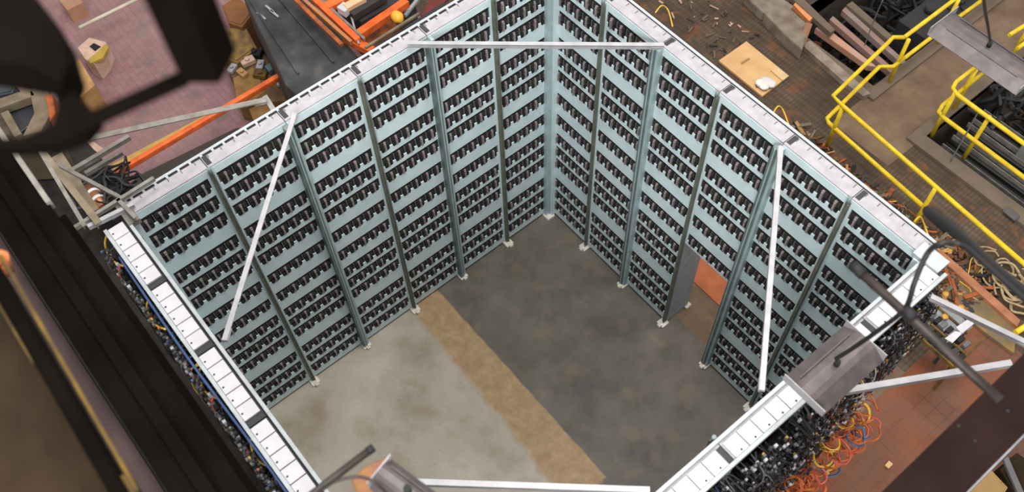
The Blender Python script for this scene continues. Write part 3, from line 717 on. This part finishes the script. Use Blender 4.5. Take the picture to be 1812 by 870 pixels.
# cable ladder with yellow rails
lad = thing('cable_ladder', 'yellow edged cable ladder holding dark plugs beside the terracotta floor', 'cable ladder', P(1640, 600, 0))
def seg(a, b, z, wd, ht, name, m): MB().bar(P(*a, z)-lad.location, P(*b, z)-lad.location, wd, ht).build(name, m, lad)
seg((1596, 570), (1688, 650), .8, .03, .06, 'side_rail', YELDIM); seg((1616, 548), (1706, 626), .8, .03, .06, 'side_rail', YELDIM)
seg((1640, 528), (1712, 590), .8, .025, .05, 'side_rail', YELDIM); seg((1688, 650), (1740, 600), .8, .03, .06, 'end_rail', YELDIM)
for i in range(9):
    t_ = i/8; a = (1600+88*t_, 566+78*t_); b = (1616+88*t_, 553+76*t_); pa, pb = P(*a, .8)-lad.location, P(*b, .8)-lad.location
    MB().bar(pa, pb, .07, .1).build('plug', CHAR if i % 2 else BLACK, lad, .008)
    a = (1624+80*t_, 546+68*t_); b = (1634+80*t_, 538+68*t_); MB().bar(P(*a, .8)-lad.location, P(*b, .8)-lad.location, .06, .08).build('plug', BLACK if i % 2 else SPACER, lad, .008)
for (u, v) in ((1600, 570), (1690, 645), (1706, 622), (1620, 548)):
    q = P(u, v, .76)-lad.location; MB().box(q.x-.02, q.x+.02, q.y-.02, q.y+.02, 0, .76).build('leg', YELDIM, lad)
# orange cable bundles at the base of the near right wall
tangle('orange_cable_bundle', 'bundle of orange and red cables looping off the near right wall', 'cables', P(1478, 752, 3.3)+Vector((.12, 0, 0)), (.10, .34, .34), 44, .009, [CABO, CABO, CABY, CABR, CABO, CABB], .12, .8, coil=True, seed=15)
tangle('orange_cable_bundle', 'tangle of orange and red cables at the bottom edge of the photo', 'cables', P(1388, 845, 3.7)+Vector((.16, 0, 0)), (.08, .24, .26), 44, .009, [CABO, CABO, CABR, CABR, CABO], .10, .8, coil=True, seed=16)
mb = MB(); mb.bar(P(1462, 838, .03), P(1482, 820, .03), .05, .03); tag(mb.build('wood_block', mat('yellow_wood', (.5, .32, .06), .7)), 'small yellow wooden block on the terracotta floor', 'block')
mb = MB(); mb.bar(P(1569, 826, .03), P(1576, 818, .03), .06, .03); tag(mb.build('paper_scrap', PLY), 'tiny tan scrap on the terracotta floor beside the girder', 'scrap')

# lower right corner: crates below the girder
def crate(label, pts, z, h, m, name='wooden_crate', cat='crate', lid=True):
    q = [P(u, v, z) for u, v in pts]; c = sum(q, Vector())/len(q); t = thing(name, label, cat, (c.x, c.y, z-h))
    MB().prism([p_-t.location for p_ in q], -h).build('body', m, t, .01)
    if lid:
        cc = sum(q, Vector())/len(q)
        MB().prism([(cc+(p_-cc)*.86)-t.location+Vector((0, 0, .015)) for p_ in q], -.014).build('lid', m, t, .004)
    return t
CRT = mat('yellowish_wood', (.36, .235, .09), .75, 0, (.27, .17, .06), 3)
crate('tan wooden crate in the lower right corner of the photo', [(1700, 880), (1752, 828), (1784, 862), (1760, 900)], 1.0, 1.0, CRT)
plank('long tan plank lying beside the dark girder at the bottom right', [(1668, 880), (1736, 812), (1744, 818), (1684, 885)], 1.2, .08, CRT, 'wooden_plank', 'plank')
plank('short dirty plank at the right edge below the girder', [(1758, 790), (1804, 745), (1812, 752), (1768, 798)], 1.2, .08, CONC, 'wooden_plank', 'plank')
mb = MB(); mb.tube([P(1675, 905, 2.0), P(1760, 820, 2.0), P(1830, 750, 2.0)], .025); tag(mb.build('conduit_pipe', ALU), 'thin pale grey conduit pipe below the dark girder at lower right', 'pipe')
crate('dull brown box at the right edge in the lower right corner', [(1770, 830), (1800, 800), (1840, 830), (1830, 880), (1800, 880)], .8, .8, DECK, 'storage_box', 'box')
plank('grey board leaning at the right edge of the lower right corner', [(1776, 812), (1784, 806), (1812, 870), (1802, 874)], 1.0, .05, SPACER, 'grey_board', 'board')

# ================================================================== WEST SIDE (left of photo)
# orange pipe, yellow stripe
op = thing('orange_beam', 'bright orange square beam running above the pink brick floor', 'beam', P(205, 307, 1.0))
MB().bar((0, 0, 0), P(600, 73, 1.0)-op.location, .085, .1).build('beam', ORG, op, .02)
MB().bar(P(215, 300, 1.0)-op.location, P(215, 300, 0)-op.location, .08, .08).build('support', ORGD, op)
q = P(590, 80, 1.0)-op.location; MB().box(q.x-.04, q.x+.04, q.y-.04, q.y+.04, -1.0, 0).build('support', ORGD, op)
MB().bar(P(590, 79, 1.02)-op.location, P(612, 66, 1.02)-op.location, .12, .14).build('end_collar', ORG, op, .02)
ys = MB(); ys.prism([P(u, v, .012) for u, v in ((196, 292), (203, 302), (412, 192), (408, 180))], -.01)
tag(ys.build('floor_stripe', mat('worn_yellow_paint', (.60, .40, .07), .7, 0, (.5, .3, .1), 6)), 'worn yellow stripe painted on the pink brick floor', 'floor paint')
tag(MB().tube([P(140, 49, .6), P(250, -5, .6)], .03).build('white_pole', mat('cream_pole', (.6, .55, .42), .5)), 'cream coloured pole above the pink floor at the top', 'pole')
plank('dark board lying along the foot of the left-hand wall', [(225, 330), (245, 310), (420, 225), (440, 235), (250, 345)], .03, .03, mat('dark_mat', (.07, .06, .05), .8), 'floor_mat', 'mat')  # thin flat sheet in a dark brown tone

# dark tank / panel wall
tk = thing('steel_tank', 'big dark grey steel tank wall beside the orange beam', 'tank', P(520, 120, 0))
MB().prism([P(u, v, 1.6)-tk.location for u, v in ((425, -20), (500, -60), (640, 108), (665, 130), (560, 205), (505, 150))], -1.6).build('tank_body', TANK, tk, .02)
for (a, b) in (((436, -10), (528, 130)), ((480, -20), (590, 110))):
    MB().bar(P(*a, 1.63)-tk.location, P(*b, 1.63)-tk.location, .03, .02).build('rib', TANK, tk)
for (u, v) in ((478, 18), (455, 22), (470, 10)):
    q = P(u, v, 1.62)-tk.location; MB().bar(q, q+Vector((.2, .02, 0)), .03, .02).build('label_strip', PLATE, tk)
# orange machine frame at top
om = thing('orange_machine', 'orange machine frame with rollers at the top beside the left-hand wall', 'machine', P(650, 50, 0))
def ob(a, b, z, wd, ht, name, m): MB().bar(P(*a, z)-om.location, P(*b, z)-om.location, wd, ht).build(name, m, om, .006)
TAUPE = mat('taupe_orange_rail', (.34, .17, .10), .55, 0, (.5, .2, .06), 3)
ob((515, -8), (605, 80), 1.9, .06, .06, 'side_rail', ORGD)
ob((528, -8), (622, 76), 1.9, .05, .08, 'side_rail', TAUPE); ob((552, -5), (634, 72), 1.9, .09, .08, 'side_rail', ORG)
ob((568, 0), (645, 70), 1.9, .04, .06, 'side_rail', DIMSTRUT)
ob((610, 66), (660, 92), 1.8, .12, .12, 'foot_beam', ORG)
ob((632, 64), (720, 4), 1.8, .12, .12, 'cross_beam', ORG); ob((640, 84), (700, 46), 1.4, .2, .1, 'cross_beam', ORGD)
ob((578, 14), (620, -8), 1.9, .14, .1, 'cross_beam', ORG)
ob((622, 28), (680, -6), 1.95, .13, .12, 'roller', CHAR); ob((636, 40), (700, 4), 1.8, .1, .1, 'roller', CHAR)
ob((604, 22), (616, 12), 2.0, .16, .12, 'bearing', WHITE); ob((612, 16), (645, -2), 2.02, .12, .12, 'roller_sleeve', mat('peach_sleeve', (.85, .5, .3), .5))
ob((622, 30), (635, 78), 1.9, .03, .03, 'chain', FIXL)
ob((716, 28), (742, -4), 1.6, .05, .05, 'strut', ALU); 
mb = MB(); mb.blob(Vector((0, 0, 0)), .11, None, (1, .8, .8), .1); o = mb.build('warning_beacon', mat('amber_beacon', (.95, .5, .05), .4)); o.location = P(703, 30, 1.9); tag(o, 'small amber beacon beside the orange machine', 'beacon')
ob((646, 85), (742, 24), 2.1, .04, .04, 'guide_rail', BEIGE); ob((650, 98), (790, 10), 1.6, .12, .05, 'guide_rail', CHAR)
plank('dark red cover plate beyond the orange machine', [(744, 28), (760, 0), (800, -10), (770, 22)], .9, .05, mat('dark_red_plate', (.17, .03, .025), .6), 'cover_plate', 'plate')
for k, (u, v, m) in enumerate(((600, 100, ORGD), (618, 110, TAUPE), (700, 60, CHAR))):
    q = P(u, v, 1.0)-om.location; MB().box(q.x-.05, q.x+.05, q.y-.05, q.y+.05, -om.location.z, 1.2).build('leg', m, om)
mach = thing('motor_unit', 'dark motor unit under the orange machine rails', 'motor', P(672, 60, 0))
MB().box(-.5, .5, -.5, .5, 0, 1.0).build('housing', CHAR, mach, .03); MB().tube([(-.3, -.4, 1.1), (-.3, .4, 1.1)], .14, None, 16).build('motor', ORGD, mach)

# junk heap between tank and wall
JM = mat('ochre_crate', (.28, .16, .05), .8, 0, (.18, .1, .03), 6)
crate('ochre brown open crate on the pink floor beside the orange beam', [(412, 138), (448, 118), (470, 160), (450, 178), (418, 176)], .5, .5, JM, 'crate', 'crate', False)
crate('ochre brown box beside the left outer brace end', [(440, 192), (480, 176), (492, 205), (452, 222)], .4, .4, JM, 'crate', 'crate', False)
rr = random.Random(21)
for k, (u, v, m, d_) in enumerate(((412, 124, PLATE, 'small pale metal fitting on the ochre crate'), (440, 112, CARD2, 'pinkish card scrap near the ochre crate'), (462, 118, PLATE, 'pale grey bracket scrap below the dark tank'),
        (486, 122, mat('teal_scrap', (.1, .2, .22), .5), 'dark teal scrap box below the dark tank'), (462, 135, YELDIM, 'dull yellow scrap block beside the orange beam'), (500, 150, PLATE, 'pale lilac machine cover beside the left-hand wall top'),
        (512, 158, CABR, 'small red fitting beside the lilac cover'), (452, 98, BLACK, 'black round scrap on the ochre pile'), (430, 132, CARD, 'brown card box in the ochre pile'))):
    t = thing('scrap_part', d_, 'scrap', P(u, v, .5)); s_ = rr.uniform(.08, .13)
    t.rotation_euler = (0, 0, rr.uniform(0, 3)); MB().box(-s_, s_, -s_*.6, s_*.6, 0, s_*.8).build('body', m, t, .012); MB().cyl((0, 0, s_*.8), s_*.35, .03, None, 12).build('boss', m, t)
# support pallet for scrap
crate('dark pallet under the scrap below the dark tank', [(400, 118), (455, 85), (530, 150), (515, 178), (470, 180), (420, 150)], .49, .49, mat('dark_pallet', (.09, .06, .03), .8, 0, (.2, .11, .03), 5), 'pallet', 'pallet', False)
crate('brown cabinet under the dark column at the top', [(392, 10), (420, -6), (450, 20), (428, 48), (404, 40)], .7, .7, mat('brown_cabinet', (.22, .09, .03), .7), 'storage_cabinet', 'cabinet')
crate('dim brown machine behind the hanging column', [(385, 60), (430, 40), (455, 85), (420, 112), (392, 100)], .6, .6, mat('dim_brown', (.10, .06, .035), .8, 0, (.28, .17, .04), 6), 'lathe', 'machine')

# cardboard boxes left
cb = crate('yellow and cream open carton on the pink floor', [(137, 84), (158, 66), (188, 74), (180, 96), (166, 112), (150, 104)], .4, .4, CARD2, 'cardboard_box', 'box', False)
MB().prism([P(u, v, .41)-cb.location for u, v in ((158, 82), (166, 76), (178, 82), (168, 90))], -.02).build('opening', BLACK, cb)
MB().prism([P(u, v, .42)-cb.location for u, v in ((172, 92), (188, 76), (192, 84), (182, 102), (160, 112), (156, 104))], -.05).build('flap', mat('mustard_flap', (.45, .30, .05), .7), cb)
cb = crate('brown cardboard box with dark hand hole beside the hoist', [(115, 118), (140, 104), (168, 150), (142, 172), (122, 150)], .7, .7, CARD, 'cardboard_box', 'box', False)
MB().prism([P(u, v, .71)-cb.location for u, v in ((126, 138), (132, 134), (142, 160), (136, 162))], -.02).build('hand_hole', BLACK, cb)
tag(MB().box(-.2, .16, -.14, .14, 0, .3).build('cardboard_box', mat('orange_card', (.42, .23, .14), .8)), 'orange pink carton at the top beside the hoist body', 'box').location = P(138, 25, 0)
# beige machine frame left edge
bf = thing('beige_machine', 'beige metal frame with a dark square opening at the left edge', 'machine', P(40, 200, 0))
def pr_(name, pts, z, h, m): MB().prism([P(u, v, z)-bf.location for u, v in pts], -h).build(name, m, bf, .01)
pr_('frame_bar', [(-20, 180), (55, 155), (62, 168), (-15, 196)], 1.5, .15, BEIGE); pr_('frame_bar', [(0, 200), (14, 194), (38, 236), (25, 242)], 1.5, .15, BEIGE)
pr_('frame_bar', [(52, 160), (85, 158), (92, 195), (72, 232), (40, 240), (60, 200)], 1.5, .2, BEIGE)
pr_('panel', [(10, 190), (56, 172), (72, 205), (35, 235)], 1.3, .1, mat('dark_glass_panel', (.05, .055, .065), .3))
pr_('body', [(-20, 185), (55, 160), (88, 165), (85, 220), (38, 238), (-10, 240)], 1.15, 1.1, mat('beige_brown_body', (.14, .11, .075), .7))
pr_('orange_side', [(80, 168), (92, 165), (98, 200), (88, 215)], 1.55, .3, ORGD)
crate('dark slate box with an orange edge at the left edge of the photo', [(-20, 132), (8, 122), (28, 150), (22, 164), (-20, 172)], 1.2, 1.2, mat('slate_box', (.06, .07, .08), .5), 'control_box', 'box')

# steel end frame near the left room corner
sf = thing('steel_end_frame', 'grey steel corner frame with angled struts beside the left room corner', 'frame', P(150, 330, 4.9))
def sb(a, b, z, wd, name, m, z2=None): MB().angle(P(*a, z)-sf.location, P(*b, z if z2 is None else z2)-sf.location, wd, .012).build(name, m, sf)
sb((128, 404), (272, 314), H+.12, .035, 'strut', DIMSTRUT); sb((155, 400), (236, 360), H+.1, .04, 'strut', ALU)
sb((128, 300), (228, 240), 4.6, .045, 'strut', DIMSTRUT); sb((150, 306), (215, 268), 4.4, .04, 'strut', DIMSTRUT)
sb((80, 278), (215, 350), 4.6, .035, 'strut', DIMSTRUT, 4.8); sb((70, 262), (175, 395), 4.95, .06, 'main_beam', BEIGE)
sb((68, 262), (150, 400), 5.1, .035, 'main_beam', DIMSTRUT); sb((208, 352), (240, 385), H+.12, .035, 'strut', DIMSTRUT)
sb((100, 275), (165, 375), 4.4, .12, 'main_beam', BEIGE)
tangle('cable_pile', 'dark cables and fittings below the steel corner frame', 'cables', P(190, 335, 1.05), (.3, .4, .12), 50, .018, [BLACK, CHAR, CAB, BLACK], .6, .5, seed=31)
crate('dark cabinet with copper coils below the steel corner frame', [(118, 262), (150, 246), (215, 320), (250, 350), (200, 390), (160, 350)], 1.0, 1.0, mat('near_black_cabinet', (.02, .018, .016), .6), 'control_cabinet', 'cabinet', False)
cc_ = thing('copper_coil', 'copper coloured coil with white bands below the corner frame', 'coil', P(165, 345, 1.1))
MB().tube([P(155, 330, 1.1)-cc_.location, P(185, 368, 1.1)-cc_.location], .09, None, 14).build('coil', mat('copper', (.36, .16, .08), .4, .5), cc_)
for t_ in (.3, .6): 
    a = P(155, 330, 1.1).lerp(P(185, 368, 1.1), t_)-cc_.location; b = P(155, 330, 1.1).lerp(P(185, 368, 1.1), t_+.1)-cc_.location; MB().tube([a, b], .1, None, 14).build('band', CLOTH, cc_)
plank('pink beige board end beside the steel corner frame', [(152, 256), (165, 250), (182, 262), (176, 272)], .9, .1, CARD2, 'board_end', 'board')

# yellow cables hanging off the near-left wall
for i, u0 in enumerate(((188, 418), (262, 530), (354, 652), (446, 772))):
    u, v = u0
    cord('thin orange yellow cable hanging off the near left wall, ' + ['next to the left corner', 'below the first dark slot', 'in the middle of the wall', 'nearest the bottom edge'][i],
         [P(u, v, 4.75), P(u-2, v+14, 4.65), P(u+4, v+32, 4.55), P(u+16, v+46, 4.6), P(u+30, v+52, 4.75)], .009, CABY, 'yellow_cable')
cord('blue cable running along the outer top edge of the near left wall', [Vector((.3, -RY-.24, 4.78)), Vector((1.5, -RY-.26, 4.75)), Vector((2.8, -RY-.24, 4.78)), Vector((4.5, -RY-.25, 4.76))], .012, CABB, 'blue_cable')
